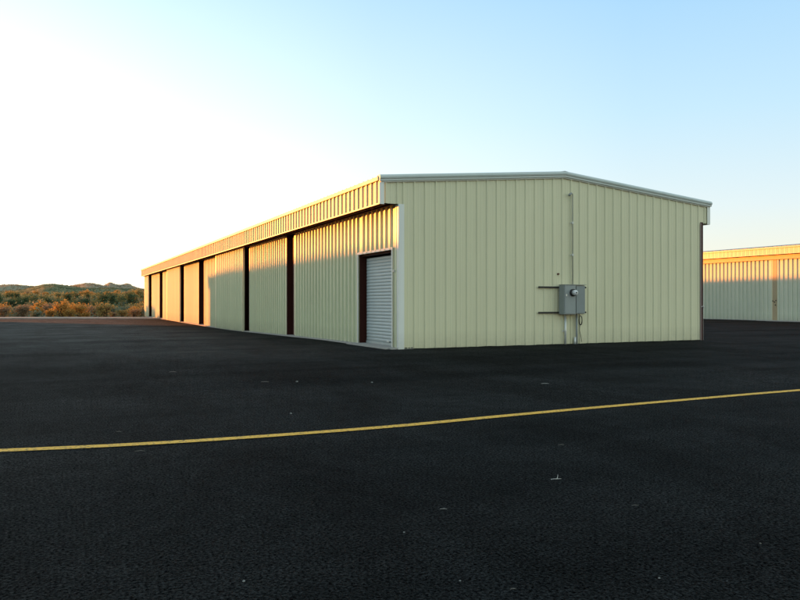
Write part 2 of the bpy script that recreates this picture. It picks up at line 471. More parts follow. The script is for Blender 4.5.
def make_hangar(name, dx, label, eave, fasc_h, segs_left, over_l=.446 * H, over_r=.28 * H, header=False, length=None, hangers=False, roller=False, stuffside=True):
    root = empty(name, (dx + 10.9 * H, Y0, 0))
    tag(root, label, 'hangar', None)
    off = Vector((-(dx + 10.9 * H), -Y0, 0))
    XL, XR = 6.54 * H + dx, 15.32 * H + dx
    fL, fR = XL - over_l, XR + over_r
    xm = (fL + fR) / 2
    Y1 = Y0 + length
    slope = (4.045 - 3.615) * H / ((9.466) * H / 2)
    ridge = eave + slope * (xm - fL)
    roof = lambda x: ridge - slope * abs(x - xm)
    fb = eave - fasc_h
    def B(m, n, mat, par=root, sm=False):
        o = m.build(n, mat, None, sm)
        # shift the mesh so that it sits relative to the parent empty
        o.data.transform(Matrix.Translation(off))
        o.parent = par
        return o
    gz = lambda x, y: apron(x, y)
    # --- end walls
    for (yy, od, nm) in ((Y0, -1, 'end_wall'), (Y1, 1, 'end_wall')):
        m = MB()
        zbf = lambda x: (fb if (x < XL - 1e-4 or x > XR + 1e-4) else gz(x, yy) - .05 + .02)
        # three strips: canopy end left, wall, canopy end right
        for (a, b, base) in ((fL, XL, lambda u: fb), (XL, XR, None), (XR, fR, lambda u: fb)):
            L = b - a
            bf = base or (lambda u, a=a: gz(a + u, yy) + .008 + .009 * mnoise.noise(Vector(((a + u) * 2.3, 7, 2))))
            panel(m, (a, yy, 0), (1, 0, 0), (0, od, 0), L, bf, lambda u, a=a: roof(a + u) - .03, phase=(.11 if b - a > 2 else .16))
        B(m, nm, WALL)
    # ridge seam in the middle of the near end wall
    # --- roof sheets
    for s, (xa, xb) in enumerate(((fL - .03, xm), (xm, fR + .03))):
        m = MB()
        pr = rib_profile(Y1 - Y0 + .1, .15, .03)
        vs = []
        for u, w in pr:
            vs.append((xa, Y0 - .05 + u, roof(xa) + .012 + w)); vs.append((xb, Y0 - .05 + u, roof(xb) + .012 + w))
        n0 = len(vs)
        fs = [(2 * i, 2 * i + 2, 2 * i + 3, 2 * i + 1) for i in range(len(pr) - 1)]
        m.add(vs, fs)
        m.add([(xa, Y0 - .05, roof(xa) - .02), (xb, Y0 - .05, roof(xb) - .02), (xb, Y1 + .05, roof(xb) - .02), (xa, Y1 + .05, roof(xa) - .02)], [(0, 1, 2, 3)])
        B(m, 'roof', ROOF)
    m = MB()
    m.add([(xm - .2, Y0 - .07, roof(xm - .2) + .05), (xm, Y0 - .07, ridge + .065), (xm + .2, Y0 - .07, roof(xm + .2) + .05),
           (xm - .2, Y1 + .07, roof(xm - .2) + .05), (xm, Y1 + .07, ridge + .065), (xm + .2, Y1 + .07, roof(xm + .2) + .05)], [(0, 1, 4, 3), (1, 2, 5, 4)])
    B(m, 'ridge_cap', RAKE)
    # --- rake trim (rolled edge on the gable), both ends
    prof = [(0, -.105), (.05, -.105), (.055, -.055), (.075, -.045), (.085, -.01), (.07, .03), (.035, .055), (-.03, .062), (-.10, .058), (-.10, .045), (0, .02)]
    for yy, sgn in ((Y0, -1), (Y1, 1)):
        for (xa, xb) in ((fL - .045, xm), (xm, fR + .045)):
            m = MB()
            a = lambda u, w, x=xa: (x, yy + sgn * (u + .034), roof(x) + w)
            b = lambda u, w, x=xb: (x, yy + sgn * (u + .034), roof(x) + w)
            m.sweep(prof, a, b)
            B(m, 'rake_trim', RAKE)
        # thin closure strip below it
    m = MB()
    for (xa, xb) in ((fL, xm), (xm, fR)):
        a = lambda u, w, x=xa: (x, Y0 - .034 - u, roof(x) + w)
        b = lambda u, w, x=xb: (x, Y0 - .034 - u, roof(x) + w)
        m.sweep([(0, -.135), (.012, -.135), (.012, -.108), (0, -.108)], a, b)
    B(m, 'closure_strip', TRIM)
    # --- fascia both sides, with eave and bottom trim
    for side, fx in ((-1, fL), (1, fR)):
        m = MB()
        panel(m, (fx, Y0, 0), (0, 1, 0), (side, 0, 0), Y1 - Y0, lambda u: fb, lambda u: eave - .05, phase=.2, h=(.004 if header else .036))
        B(m, 'fascia', FASC)
        m = MB()
        x0, x1 = sorted((fx + side * .034, fx + side * .075))
        m.box(x0, x1, Y0 - .03, Y1 + .03, eave - .085, eave + .01, .008)
        B(m, 'eave_trim', FASC)
        m = MB()
        x0, x1 = sorted((fx - side * .01, fx + side * .034))
        m.box(x0, x1, Y0 - .02, Y1 + .02, fb - .03, fb - .001)
        B(m, 'fascia_drip_trim', FASC)
    # corner trims
    m = MB(); m.box(XL - .036, XL + .115, Y0 - .042, Y0 - .033, -.02, fb)
    m.box(XL - .045, XL - .036, Y0 - .042, Y0 + .06, -.02, fb)
    B(m, 'corner_trim', TRIM)
    m = MB(); m.box(fL - .032, fL + .09, Y0 - .042, Y0 - .033, fb - .03, eave - .13)
    B(m, 'canopy_corner_trim', TRIM)
    m = MB(); m.box(fR - .09, fR + .032, Y0 - .042, Y0 - .033, fb - .03, eave - .10)
    B(m, 'canopy_corner_trim', TRIM)
    # --- soffits: dark open steel
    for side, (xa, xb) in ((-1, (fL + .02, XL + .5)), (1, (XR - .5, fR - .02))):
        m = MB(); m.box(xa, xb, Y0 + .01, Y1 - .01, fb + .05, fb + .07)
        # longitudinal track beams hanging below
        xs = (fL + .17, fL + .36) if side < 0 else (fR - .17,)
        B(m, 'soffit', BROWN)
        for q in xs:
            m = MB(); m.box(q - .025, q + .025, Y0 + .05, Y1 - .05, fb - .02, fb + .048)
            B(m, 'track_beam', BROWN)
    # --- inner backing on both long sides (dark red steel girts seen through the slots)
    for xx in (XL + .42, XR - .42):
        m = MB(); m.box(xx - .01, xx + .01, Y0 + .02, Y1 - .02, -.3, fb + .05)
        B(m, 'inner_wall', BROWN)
    # --- long left side
    for (kind, a, b) in segs_left:
        if kind in ('leaf', 'outer', 'wall'):
            xx = {'leaf': XL, 'outer': XL - .22, 'wall': XL}[kind]
            top = fb + .04 if kind != 'outer' else fb + .02
            m = MB()
            if roller and kind == 'wall':
                # opening for the roller door
                ra, rb_, rt = roller
                bf = lambda u: gz(XL, a + u) + .03
                panel(m, (xx, a, 0), (0, 1, 0), (-1, 0, 0), ra - a, bf, lambda u: top, h=.055)
                panel(m, (xx, ra, 0), (0, 1, 0), (-1, 0, 0), rb_ - ra, lambda u: rt, lambda u: top, h=.055)
                panel(m, (xx, rb_, 0), (0, 1, 0), (-1, 0, 0), b - rb_, lambda u: gz(XL, rb_ + u) + .03, lambda u: top, h=.055)
            else:
                panel(m, (xx, a, 0), (0, 1, 0), (-1, 0, 0), b - a, lambda u: gz(XL, a + u) + .03, lambda u: top, h=.055)
            if kind == 'wall':
                o = B(m, 'side_wall', DOOR)
            else:
                o = B(m, 'door_leaf', DOOR2 if header else DOOR)
            # stiles and returns
            for q0, q1 in ((a, a + .10), (b - .10, b)):
                e = MB()
                if kind == 'wall' and q0 == a: continue
                zb = gz(XL, a) - .0
                e.box(xx - .042, xx + .05, q0, q1, zb, top - .002)
                B(e, 'door_stile' if kind != 'wall' else 'edge_trim', WALL)
        elif kind == 'slot':
            # brown steel column standing in the gap
            m = MB()
            c = (a + b) / 2
            ip = [(0, -.13), (.012, -.13), (.012, -.006), (.198, -.006), (.198, -.13), (.21, -.13), (.21, .13), (.198, .13), (.198, .006), (.012, .006), (.012, .13), (0, .13)]
            m.sweep(ip, lambda u, v: (XL + .10 + u, c + v, gz(XL, c) - .02), lambda u, v: (XL + .10 + u, c + v, fb + .04))
            B(m, 'steel_column', BROWN)
            m = MB(); m.box(XL - .03, XL + .40, b - .03, b - .001, gz(XL, b) + .0, fb + .03)
            B(m, 'slot_jamb', BROWN)
        elif kind == 'post':
            m = MB(); m.box(XL - .06, XL + .1, a, b, gz(XL, a) - .02, fb + .04)
            B(m, 'door_post', BROWN2)
    # --- long right side, plain leaves
    y = Y0 + .3
    while y < Y1 - 2:
        yb = min(y + 6.2, Y1)
        m = MB()
        panel(m, (XR, y, 0), (0, 1, 0), (1, 0, 0), yb - y - .5, lambda u, y=y: gz(XR, y + u) + .03, lambda u: fb + .04)
        B(m, 'door_leaf', DOOR)
        y = yb + .5
    if header:
        m = MB(); m.box(XL - .20, XL - .12, Y0 + .1, Y1 - .1, fb - .27 * H, fb - .035)
        m.box(XL - .12, XL - .03, Y0 + .1, Y1 - .1, fb - .06, fb - .04)
        B(m, 'door_track_cover', HEAD)
    # concrete sill under the door line
    m = MB()
    yy = Y0
    while yy < Y1 - .1:
        y2 = min(yy + 2.0, Y1)
        z0, z1 = gz(XL, yy), gz(XL, y2)
        xa, xb = XL - .22, XL + .40
        vs = [(xa, yy, z0 - .1), (xb, yy, z0 - .1), (xb, yy, z0 + .035), (xa, yy, z0 + .03), (xa, y2, z1 - .1), (xb, y2, z1 - .1), (xb, y2, z1 + .035), (xa, y2, z1 + .03)]
        m.add(vs, [(0, 1, 2, 3), (7, 6, 5, 4), (3, 2, 6, 7), (0, 3, 7, 4)])
        yy = y2
    B(m, 'sill', CONC)
    return root, B, dict(XL=XL, XR=XR, fL=fL, fR=fR, fb=fb, Y1=Y1, eave=eave, xm=xm)

Y0 = 13.9 * H
xw = 6.54 * H
S = lambda px: side_y(px, xw)
Yend = side_y(141.5, 6.094 * H)
LEN = Yend - Y0
XO = 6.54 * H - .22
SO = lambda px: side_y(px, XO)
segs = [('wall', Y0, S(295.2)), ('slot', S(295.2), S(287.6)),
        ('leaf', S(287.6), S(250.2)), ('slot', S(250.2), S(243.3)),
        ('outer', SO(243.4), SO(216.2)), ('leaf', S(217.5), S(205.3)), ('slot', S(205.3), S(199.4)),
        ('leaf', S(199.4), S(184.9)), ('slot', S(184.9), S(179.8)),
        ('outer', SO(180), SO(167.4)), ('leaf', S(168.2), S(163.3)), ('slot', S(163.3), S(160.0)),
        ('leaf', S(160.0), S(152.2)), ('slot', S(152.2), S(149)),
        ('outer', SO(148.6), Yend)]
# roller door opening on the near wall
ROLL = (S(393.0), S(359.5), 0)
zopen = H + (HOR - 255.0) / F * depth_of(xw, ROLL[1])
ROLL = (ROLL[0], ROLL[1], zopen)
hangar, HB, P = make_hangar('metal_hangar', 0, 'long cream ribbed metal hangar in the middle with a white roller door near its corner',
                            3.615 * H, .54 * H, segs, length=LEN, roller=ROLL)

# roller door of the main hangar
ya, yb, zt = ROLL
m = MB()
rec = .20
for (a, b, nm) in ((ya + .002, ya + .05, 'n'), (yb - .05, yb - .002, 'f')):
    m.box(xw - .005, xw + rec + .1, a, b, apron(xw, a) + .02, zt - .002)
m.box(xw + .05, xw + rec + .1, ya + .05, yb - .05, zt - .05, zt - .002)
HB(m, 'door_frame', BROWN)
m = MB()
for (a, b) in ((ya - .06, ya - .001), (yb + .001, yb + .06)):
    m.box(xw - .048, xw - .03, a, b, apron(xw, a) + .02, zt + .06)
m.box(xw - .048, xw - .03, ya - .001, yb + .001, zt, zt + .06)
HB(m, 'opening_trim', TRIM)
m = MB()
z = apron(xw, ya) + .10; pitch = .088
vs = []; k = 0
ztop = zt - .10
while z < ztop:
    for q, w in ((0, .0), (.016, .012), (.034, .018), (.058, .018), (.074, .008)):
        if z + q < ztop: vs.append((z + q, w))
    z += pitch
vv = []; ff = []
for (zz, w) in vs:
    vv.append((xw + rec - w, ya + .05, zz)); vv.append((xw + rec - w, yb - .05, zz))
for i in range(len(vs) - 1): ff.append((2 * i, 2 * i + 1, 2 * i + 3, 2 * i + 2))
m.add(vv, ff)
rd = HB(m, 'roller_door', SHUT)
m = MB(); m.box(xw + rec - .035, xw + rec + .01, ya + .05, yb - .05, apron(xw, ya) + .03, apron(xw, ya) + .10, .006)
bb = HB(m, 'bottom_bar', SHUT)
m = MB()
m.box(xw + rec - .06, xw + rec - .03, ya + .55, ya + .72, apron(xw, ya) + .12, apron(xw, ya) + .16, .006)
hd = HB(m, 'door_handle', GALV)
for c_ in (bb, hd): c_.parent = rd
for (a, b) in ((ya + .05, ya + .09), (yb - .09, yb - .05)):
    m = MB(); m.box(xw + rec - .05, xw + rec - .022, a, b, apron(xw, a) + .03, zt - .11)
    g_ = HB(m, 'door_guide', BROWN); g_.parent = rd
m = MB()   # hasp beside the door
yq = S(396.6); zq = H + (HOR - 271) / F * depth_of(xw, yq)
m.box(xw - .10, xw - .02, yq - .02, yq + .02, zq - .03, zq + .03, .005)
m.box(xw - .10, xw - .085, yq - .045, yq + .045, zq - .015, zq + .015, .003)
HB(m, 'hasp', GALV)
m = MB()   # concrete threshold before the roller door
m.box(xw - .32, xw - .222, ya - .25, yb + .2, -.05, apron(xw, ya) + .03, .01)
HB(m, 'threshold', CONC)
# track hangers under the canopy
yq = Y0 + .7
while yq < Y0 + 30:
    m = MB(); fx = 6.094 * H
    m.tube([(fx + .02, yq, P['fb'] - .005), (fx + .10, yq + .02, P['fb'] - .09), (fx + .17, yq, P['fb'] - .01)], .012, 5)
    HB(m, 'track_hanger', BROWN)
    yq += 2.3 * H
# right corner: brown column and light door edge beyond it
xr = P['XR']
m = MB()
m.box(xr - .02, xr + .075, Y0 - .02, Y0 + .12, -.05, P['fb'] + .03)
HB(m, 'steel_column', BROWN)
m = MB(); m.box(xr - .05, xr - .021, Y0 - .044, Y0 - .02, -.02, P['fb'] - .0)
HB(m, 'corner_trim', simple('pinkish_trim', (.28, .22, .21), .5, .1, 4))
m = MB(); m.box(xr + .077, xr + .125, Y0 + .02, Y0 + .35, -.02, P['fb'] + .02)
HB(m, 'door_edge', TRIM)
m = MB()
zz = H + (HOR - 307) / F * depth_of(xr, Y0)
m.tube([(xr - .01, Y0 - .025, zz), (xr + .02, Y0 - .07, zz + .03), (xr + .06, Y0 - .07, zz + .0), (xr + .08, Y0 - .03, zz - .05)], .012, 6)
HB(m, 'latch', GALV)
# small dark vent plug on the end wall
xq = end_x(557.7, Y0); zq = H + (HOR - 274) / F * depth_of(xq, Y0)
m = MB(); m.tube([(xq, Y0 - .001, zq), (xq, Y0 - .05, zq)], [.028, .024], 10)
HB(m, 'wall_plug', simple('rusty_plug', (.10, .035, .02), .7, .2, 10))

# right hangar
dx2 = 28.06 * H
xw2 = 6.54 * H + dx2
p0, p1 = side_y(777.6, xw2), side_y(773, xw2)
p0, p1 = sorted((p0, p1))
segs2 = []
yy = p0
segs2 = [('leaf', Y0 + .1, p0 - 6.6), ('post', p0 - 6.6, p0 - 6.27), ('leaf', p0 - 6.27, p0), ('post', p0, p1)]
yy = p1
while yy < Y0 + LEN - 7:
    segs2 += [('leaf', yy, yy + 9.2), ('post', yy + 9.2, yy + 9.53)]
    yy += 9.53
segs2.append(('leaf', yy, Y0 + LEN))
hangar2, HB2, P2 = make_hangar('metal_hangar', dx2, 'cream ribbed hangar behind at the right edge, orange sunlight along its top',
                               3.9 * H, .37 * H, segs2, length=LEN, header=True)
# latch and small bolts on the post
yc = (p0 + p1) / 2
for (dy, px_y) in ((.0, 302), (.12, 301), (-.1, 300.5), (-.06, 305)):
    zq = H + (HOR - px_y) / F * depth_of(xw2, yc)
    m = MB(); m.box(xw2 - .10, xw2 - .061, yc + dy - .025, yc + dy + .025, zq - .035, zq + .035, .008)
    HB2(m, 'latch', DARKM)
# concrete apron slab in front of it
m = MB()
ys0, ys1 = side_y(800, xw2) - 6, side_y(745, xw2)
for i in range(12):
    a = ys0 + (ys1 - ys0) * i / 12; b = ys0 + (ys1 - ys0) * (i + 1) / 12
    xa = xw2 - 1.2 + (0.9 * sstep(9, 12, i + 1))
    m.box(xa, xw2 - .23, a, b - .01, -.1, .03)
HB2(m, 'apron_slab', CONC)

# hangar on the other side of the taxi lane, left of the picture: it throws the shadow on the doors
segs0 = []
yy = Y0 + .1
while yy < Y0 + LEN - 7:
    segs0 += [('leaf', yy, yy + 9.2), ('post', yy + 9.2, yy + 9.53)]
    yy += 9.53
segs0.append(('leaf', yy, Y0 + LEN))
make_hangar('metal_hangar', -28.06 * H, 'cream ribbed hangar across the taxi lane, left of the long middle hangar', 3.615 * H, .54 * H, segs0, length=LEN)

# ------------------------------------------------------------------ electrical service on the end wall
EX = lambda px: end_x(px, Y0)
def EZ(px, py): return H + (HOR - py) / F * depth_of(EX(px), Y0)
bx0, bx1 = EX(559.0), EX(580.6); bz0, bz1 = EZ(570, 314.2), EZ(570, 285.3)
bmid = bx0 + (bx1 - bx0) * .54
yF = Y0 - .30                       # front of the cabinet
root = empty('electrical_cabinet', ((bx0 + bx1) / 2, Y0, bz0))
tag(root, 'grey electrical meter cabinet on dark rails with conduits, fixed to the gable end wall', 'meter cabinet')
off = -Vector(root.location)
def E(m, n, mat, par=None, sm=False):
    o = m.build(n, mat, None, sm); o.data.transform(Matrix.Translation(off)); o.parent = par or root
    return o
# shift a little because the front face stands nearer than the wall
sh = -.06
m = MB(); m.box(bx0 + sh, bmid + sh - .003, yF, Y0 - .075, bz0, bz1, .008); E(m, 'cabinet', BOXM)
m = MB(); m.box(bmid + sh + .003, bx1 + sh, yF + .02, Y0 - .075, bz0 + .01, bz1 - .005, .02); E(m, 'panel_box', BOXM)
m = MB(); m.box(bx0 + sh + .02, bmid + sh - .02, yF - .010, yF - .001, bz0 + .02, bz1 - .02, .004); cd = E(m, 'cabinet_door', BOXM)
m = MB(); m.box(bmid + sh + .02, bx1 + sh - .025, yF + .008, yF + .019, bz0 + .03, bz1 - .03, .004); E(m, 'cabinet_door', BOXM2)
m = MB(); m.box(bx0 + sh - .01, bx1 + sh + .01, yF - .02, Y0 - .07, bz1 + .001, bz1 + .014, .004); E(m, 'rain_hood', BOXM)
for zz in (bz1 - .06, bz0 + .05):
    m = MB(); m.box(EX(537.5), EX(584.3), Y0 - .074, Y0 - .034, zz - .022, zz + .022, .003)
    E(m, 'mounting_rail', DARKM)
    m = MB()
    m.tube([(EX(583.6), Y0 - .074, zz), (EX(583.6), Y0 - .10, zz)], .02, 8); E(m, 'bolt', DARKM)
# meter: socket ring and glass dome
mx, mz = EX(567.2) + sh, bz0 + (bz1 - bz0) * .74
def ring(cx, cz, ys, n=24):
    m = MB()
    m.tube([(cx, y, cz) for y, r in ys], [r for y, r in ys], n)
    return m
E(ring(mx, mz, [(yF - .011, .10), (yF - .06, .10), (yF - .065, .09)]), 'meter_socket', DARKM, sm=False)
E(ring(mx, mz, [(yF - .066, .078), (yF - .14, .075), (yF - .165, .062), (yF - .178, .035), (yF - .18, .01)]), 'meter_glass', GLASS, sm=True)
E(ring(mx, mz, [(yF - .181, .022), (yF - .186, .020)]), 'meter_dial', DARKM)
m = MB(); m.box(bx0 + sh + .045, bx0 + sh + .085, yF - .03, yF - .011, mz - .10, mz - .04, .004); E(m, 'padlock', GALV)
# conduits
def conduit(px, z0, z1, r=.03, n='conduit', mat=GALV, y=Y0 - .075):
    m = MB(); x = EX(px)
    m.tube([(x, y, z0), (x, y, z1)], r, 12); return x, E(m, n, mat, sm=True)
x, c = conduit(563.6, -.05, bz0, .032)
m = MB(); m.tube([(x, Y0 - .075, EZ(563, 331)), (x, Y0 - .075, EZ(563, 330))], .045, 12); E(m, 'coupling', GALV, c)
m = MB(); m.box(x - .08, x + .08, Y0 - .05, Y0 - .033, EZ(563, 331.5), EZ(563, 330)); E(m, 'strap', GALV, c)
x, c = conduit(574.9, -.05, bz0, .028, mat=BOXM)
x, c = conduit(573.2, -.05, EZ(573, 337), .03)
# riser with weather head
x = EX(571.0)
zt2 = EZ(571, 194)
pth = [(x, Y0 - .075, bz1), (x, Y0 - .075, zt2 - .06), (x - .01, Y0 - .085, zt2 - .02), (x - .04, Y0 - .10, zt2), (x - .09, Y0 - .11, zt2 - .01)]
m = MB(); m.tube(pth, .016, 12); rz = E(m, 'riser_conduit', PALEC, sm=True)
m = MB(); m.tube([(x - .07, Y0 - .11, zt2 - .0), (x - .13, Y0 - .115, zt2 - .03), (x - .15, Y0 - .115, zt2 - .07)], [.03, .034, .03], 12); E(m, 'weather_head', BOXM, rz, True)
for py in (223, 255):
    m = MB(); zz = EZ(571, py); m.tube([(x, Y0 - .075, zz - .03), (x, Y0 - .075, zz + .03)], .03, 12)
    m.box(x - .06, x + .06, Y0 - .05, Y0 - .032, zz - .012, zz + .012); E(m, 'strap', GALV, rz)
# ground wire loop and tail
xl = EX(578.4)
pts = []
for k in range(30):
    t = k / 29 * 3.6 * math.pi
    pts.append((xl + .055 * math.sin(t), Y0 - .09 - .01 * math.sin(t * .5), bz0 - .17 + .13 * math.cos(t)))
m = MB(); m.tube(pts, .009, 6); E(m, 'cable_loop', CABLE, sm=True)
m = MB(); m.tube([(xl, Y0 - .07, bz0 - .28), (xl - .01, Y0 - .06, bz0 - .45), (xl + .05, Y0 - .05, bz0 - .62), (xl + .08, Y0 - .05, bz0 - .78)], .006, 6); E(m, 'earth_wire', CABLE)

# ------------------------------------------------------------------ litter on the asphalt
lit = [  # px, py, length px, material, kind, label
 (556, 479, 11, TWIGM, 'forked', 'white forked twig on the asphalt, largest scrap in front of the yellow line'),
 (545, 383.5, 8, TWIGM, 'twig', 'pale thin twig on the asphalt just behind the yellow line, right of centre'),
 (443.5, 509, 7, TWIGM, 'twig', 'pale slanted twig lying left of and nearer than the forked white twig'),
 (635, 505, 7, TWIGD, 'twig', 'dull brown twig lying right of the forked white twig'),
 (513, 589, 6, TWIGD, 'twig', 'small dull twig at the bottom edge of the picture'),
 (561, 445, 6, TWIGD, 'twig', 'faint dull twig between the forked white twig and the yellow line'),
 (140, 451.5, 10, TWIGD, 'twig', 'dull twig against the near edge of the yellow line, on the left'),
 (119, 432, 5, TWIGD, 'twig', 'small dull twig behind the left part of the yellow line'),
 (265, 382.5, 8, TWIGD, 'twig', 'dull twig on the asphalt far behind the line, before the sliding doors'),
 (173, 372.5, 7, TWIGD, 'twig', 'thin dull twig lying far out on the left of the asphalt'),
 (291, 414, 2.4, TWIGS, 'stone', 'bright pale pebble just behind the middle of the yellow line'),
 (244, 581.5, 3.0, TWIGS, 'stone', 'pale pebble nearest the bottom edge, left of centre'),
 (460, 581, 2.2, TWIGS, 'stone', 'small pale pebble near the bottom edge, right of the middle'),
 (404, 532.5, 2.2, TWIGS, 'stone', 'small pale pebble left of and below the slanted twig'),
 (659, 578, 2.4, TWIGS, 'stone', 'pale pebble near the bottom edge in the right part'),
 (760, 543, 2.2, TWIGD, 'stone', 'dull pebble on the dark asphalt toward the lower right corner'),
 (297, 382.5, 2.6, TWIGS, 'stone', 'pale pebble behind the line, before the second sliding door'),
 (372, 383, 2.2, TWIGS, 'stone', 'pale pebble on the asphalt in front of the roller door'),
]
for (px, py, ln, mt, kd, lb) in lit:
    x, y = ground_pt(px, py)
    D = depth_of(x, y); L = ln / F * D
    z = apron(x, y) + .012 * mnoise.noise(Vector((x * .25, y * .25, 5)))
    rnd = random.Random(int(px * 7 + py))
    m = MB()
    if kd == 'stone':
        bm = bmesh.new(); bmesh.ops.create_icosphere(bm, subdivisions=2, radius=L / 2)
        for v in bm.verts:
            v.co *= 1 + .3 * mnoise.noise(v.co * 3 / L + Vector((px, 0, 0))); v.co.z = v.co.z * .6 + L * .22
        m.bm(bm); nm, ct = 'pebble', 'pebble'
    else:
        r = max(.0014, .00032 * D)
        a = rnd.uniform(-.15, .35)
        pts = [(-L / 2 * math.cos(a), -L / 2 * math.sin(a), r), (-L * .2, rnd.uniform(-.1, .1) * L, r * 1.8), (L * .1, rnd.uniform(-.1, .12) * L, r * 2.2), (L / 2 * math.cos(a), L / 2 * math.sin(a), r)]
        m.tube(pts, [r * .9, r * 1.1, r * 1.2, r * .6], 7)
        if kd == 'forked':
            m.tube([(L * .08, 0, r * 2), (L * .16, L * .1, r * 3 + L * .10), (L * .2, L * .16, r * 3 + L * .33)], [r * 1.6, r * 1.1, r * .5], 7)
            m.tube([(-L * .42, 0, r), (-L * .52, -L * .3, r)], [r * 1.1, r * .6], 6)
        nm, ct = 'twig', 'twig'
    o = m.build(nm, mt if kd != 'twig' or mt is TWIGD else TWIGP, None, True)
    o.location = (x, y, z); o.rotation_euler = (0, 0, -YAW)
    tag(o, lb, ct, None)

# ------------------------------------------------------------------ shrubs
def shrub_meshes(seed, w, h, nleaf, leaf, style):
    rnd = random.Random(seed)
    wood = MB(); lv = MB()
    tips = []
    nst = 9 if style != 'tree' else 4
    for i in range(nst):
        a = 2 * math.pi * i / nst + rnd.uniform(-.3, .3)
        lean = rnd.uniform(.25, 1.0)
        base = Vector((rnd.uniform(-.05, .05), rnd.uniform(-.05, .05), -.15))
        mid = Vector((math.cos(a) * w * .22 * lean, math.sin(a) * w * .22 * lean, h * .45))
        for b in range(3):
            tip = Vector((math.cos(a + rnd.uniform(-.5, .5)) * w * .5 * lean * rnd.uniform(.6, 1), math.sin(a + rnd.uniform(-.5, .5)) * w * .5 * lean * rnd.uniform(.6, 1), h * rnd.uniform(.65, 1.0)))
            wood.tube([base, mid, (mid + tip) / 2 + Vector((rnd.uniform(-.06, .06), rnd.uniform(-.06, .06), .04)), tip], [.03 * h, .018 * h, .01 * h, .004 * h], 4, False)
            tips.append((mid, tip))
    for k in range(nleaf):
        m_, t_ = rnd.choice(tips)
        f = rnd.uniform(.05, 1.08) ** .8
        p = m_.lerp(t_, f) + Vector((rnd.gauss(0, .09) * w, rnd.gauss(0, .09) * w, rnd.gauss(0, .09) * h))
        if rnd.random() < .25: p = Vector((p.x * 1.1, p.y * 1.1, rnd.uniform(.08, .5) * h))
        p.z = max(p.z, .03)
        s = leaf * rnd.uniform(.5, 1.3)
        d = Vector((rnd.uniform(-1, 1), rnd.uniform(-1, 1), rnd.uniform(-.5, 1))).normalized()
        q = d.cross(Vector((rnd.uniform(-1, 1), rnd.uniform(-1, 1), rnd.uniform(-1, 1)))).normalized()
        lv.add([p - d * s, p + q * s * .45, p + d * s, p - q * s * .45], [(0, 1, 2, 3)])
    def me(mb, nm, mat):
        x = bpy.data.meshes.new(nm); x.from_pydata(mb.v, [], mb.f); x.materials.append(mat); return x
    return me(wood, 'branches', WOOD), lv

protos = {}
for cname in LEAF:
    protos[cname] = []
    for v in range(3):
        st = 'tree' if cname == 'green' else 'bush'
        wm, lv = shrub_meshes(hash_seed := 11 * v + {'orange': 1, 'ochre': 2, 'brown': 3, 'green': 4, 'grey': 5}[cname] * 100, 1.0, .8 if st == 'bush' else 1.0, 850, .055, st)
        lm = bpy.data.meshes.new('foliage'); lm.from_pydata(lv.v, [], lv.f); lm.materials.append(LEAF[cname])
        protos[cname].append((wm, lm))

desc = {'orange': 'dry sun-tinted orange desert shrub', 'ochre': 'yellow ochre desert shrub', 'brown': 'brown dry desert bush',
        'green': 'dark green desert tree', 'grey': 'pale grey green desert bush'}
def plant(cname, x, y, size, label, group=None, hs=1.0, rng=random):
    nm = 'desert_tree' if cname == 'green' else 'desert_shrub'
    o = empty(nm, (x, y, terrain(x, y) - .03), rng.uniform(0, 6.28))
    o.scale = (size, size, size * hs)
    wm, lm = rng.choice(protos[cname])
    for n_, me_ in (('branches', wm), ('foliage', lm)):
        c_ = bpy.data.objects.new(n_, me_); col.objects.link(c_); c_.parent = o
    tag(o, label, 'tree' if cname == 'green' else 'shrub', group)

rn = random.Random(21)
# the nearest row stands right behind the shoulder; these are told apart one by one
near = [(3, 'brown', 2.3, .95, 'brown rounded bush at the left edge of the picture behind the shoulder'),
        (22, 'brown', 2.9, .9, 'widest brown bush behind the shoulder, left part'),
        (36, 'grey', 1.7, .8, 'low pale bush between the wide brown bush and the orange clump'),
        (50, 'orange', 1.9, .9, 'low orange shrub at the left end of the brightest orange clump'),
        (61, 'orange', 2.9, 1.15, 'tallest bright orange shrub behind the asphalt edge'),
        (69, 'orange', 2.0, .8, 'bright orange shrub, right neighbour of the tallest one'),
        (79, 'orange', 2.7, 1.1, 'orange shrub beside the gap in the orange clump'),
        (87, 'orange', 1.5, .7, 'small bright orange shrub alone at the shoulder'),
        (103, 'ochre', 3.1, .95, 'wide yellow brown shrub toward the hangar'),
        (113, 'brown', 1.7, .7, 'low greyish brown bush right of the wide yellow brown shrub'),
        (122, 'ochre', 1.9, .8, 'small ochre shrub near the far end of the hangar'),
        (134, 'brown', 2.1, .8, 'dull brown bush nearest the far end of the hangar')]
for (px, cn, sz, hs, lb) in near:
    D = ZE1 + rn.uniform(2.5, 5.5)
    x, y = to_world((px - 400) / F * D, D)
    plant(cn, x, y, sz * .72, lb, None, hs * .8, rn)
rows = [  # depth beyond shoulder, count, colours, size, label, group
 (9, 13, 30, ['brown', 'orange', 'ochre', 'grey', 'orange', 'ochre'], (1.2, 2.0)),
 (20, 30, 34, ['green', 'grey', 'ochre', 'orange', 'grey'], (1.4, 2.4)),
 (38, 60, 44, ['green', 'green', 'grey', 'green'], (1.7, 2.9)),
 (66, 110, 54, ['green', 'green', 'grey', 'brown', 'green'], (1.8, 2.9)),
 (115, 190, 50, ['green', 'grey', 'ochre', 'green'], (2.0, 3.1)),
 (200, 330, 62, ['ochre', 'orange', 'brown', 'ochre', 'orange'], (2.8, 4.8))]  # warm leaf colours carry the sunlit band of the upper slope
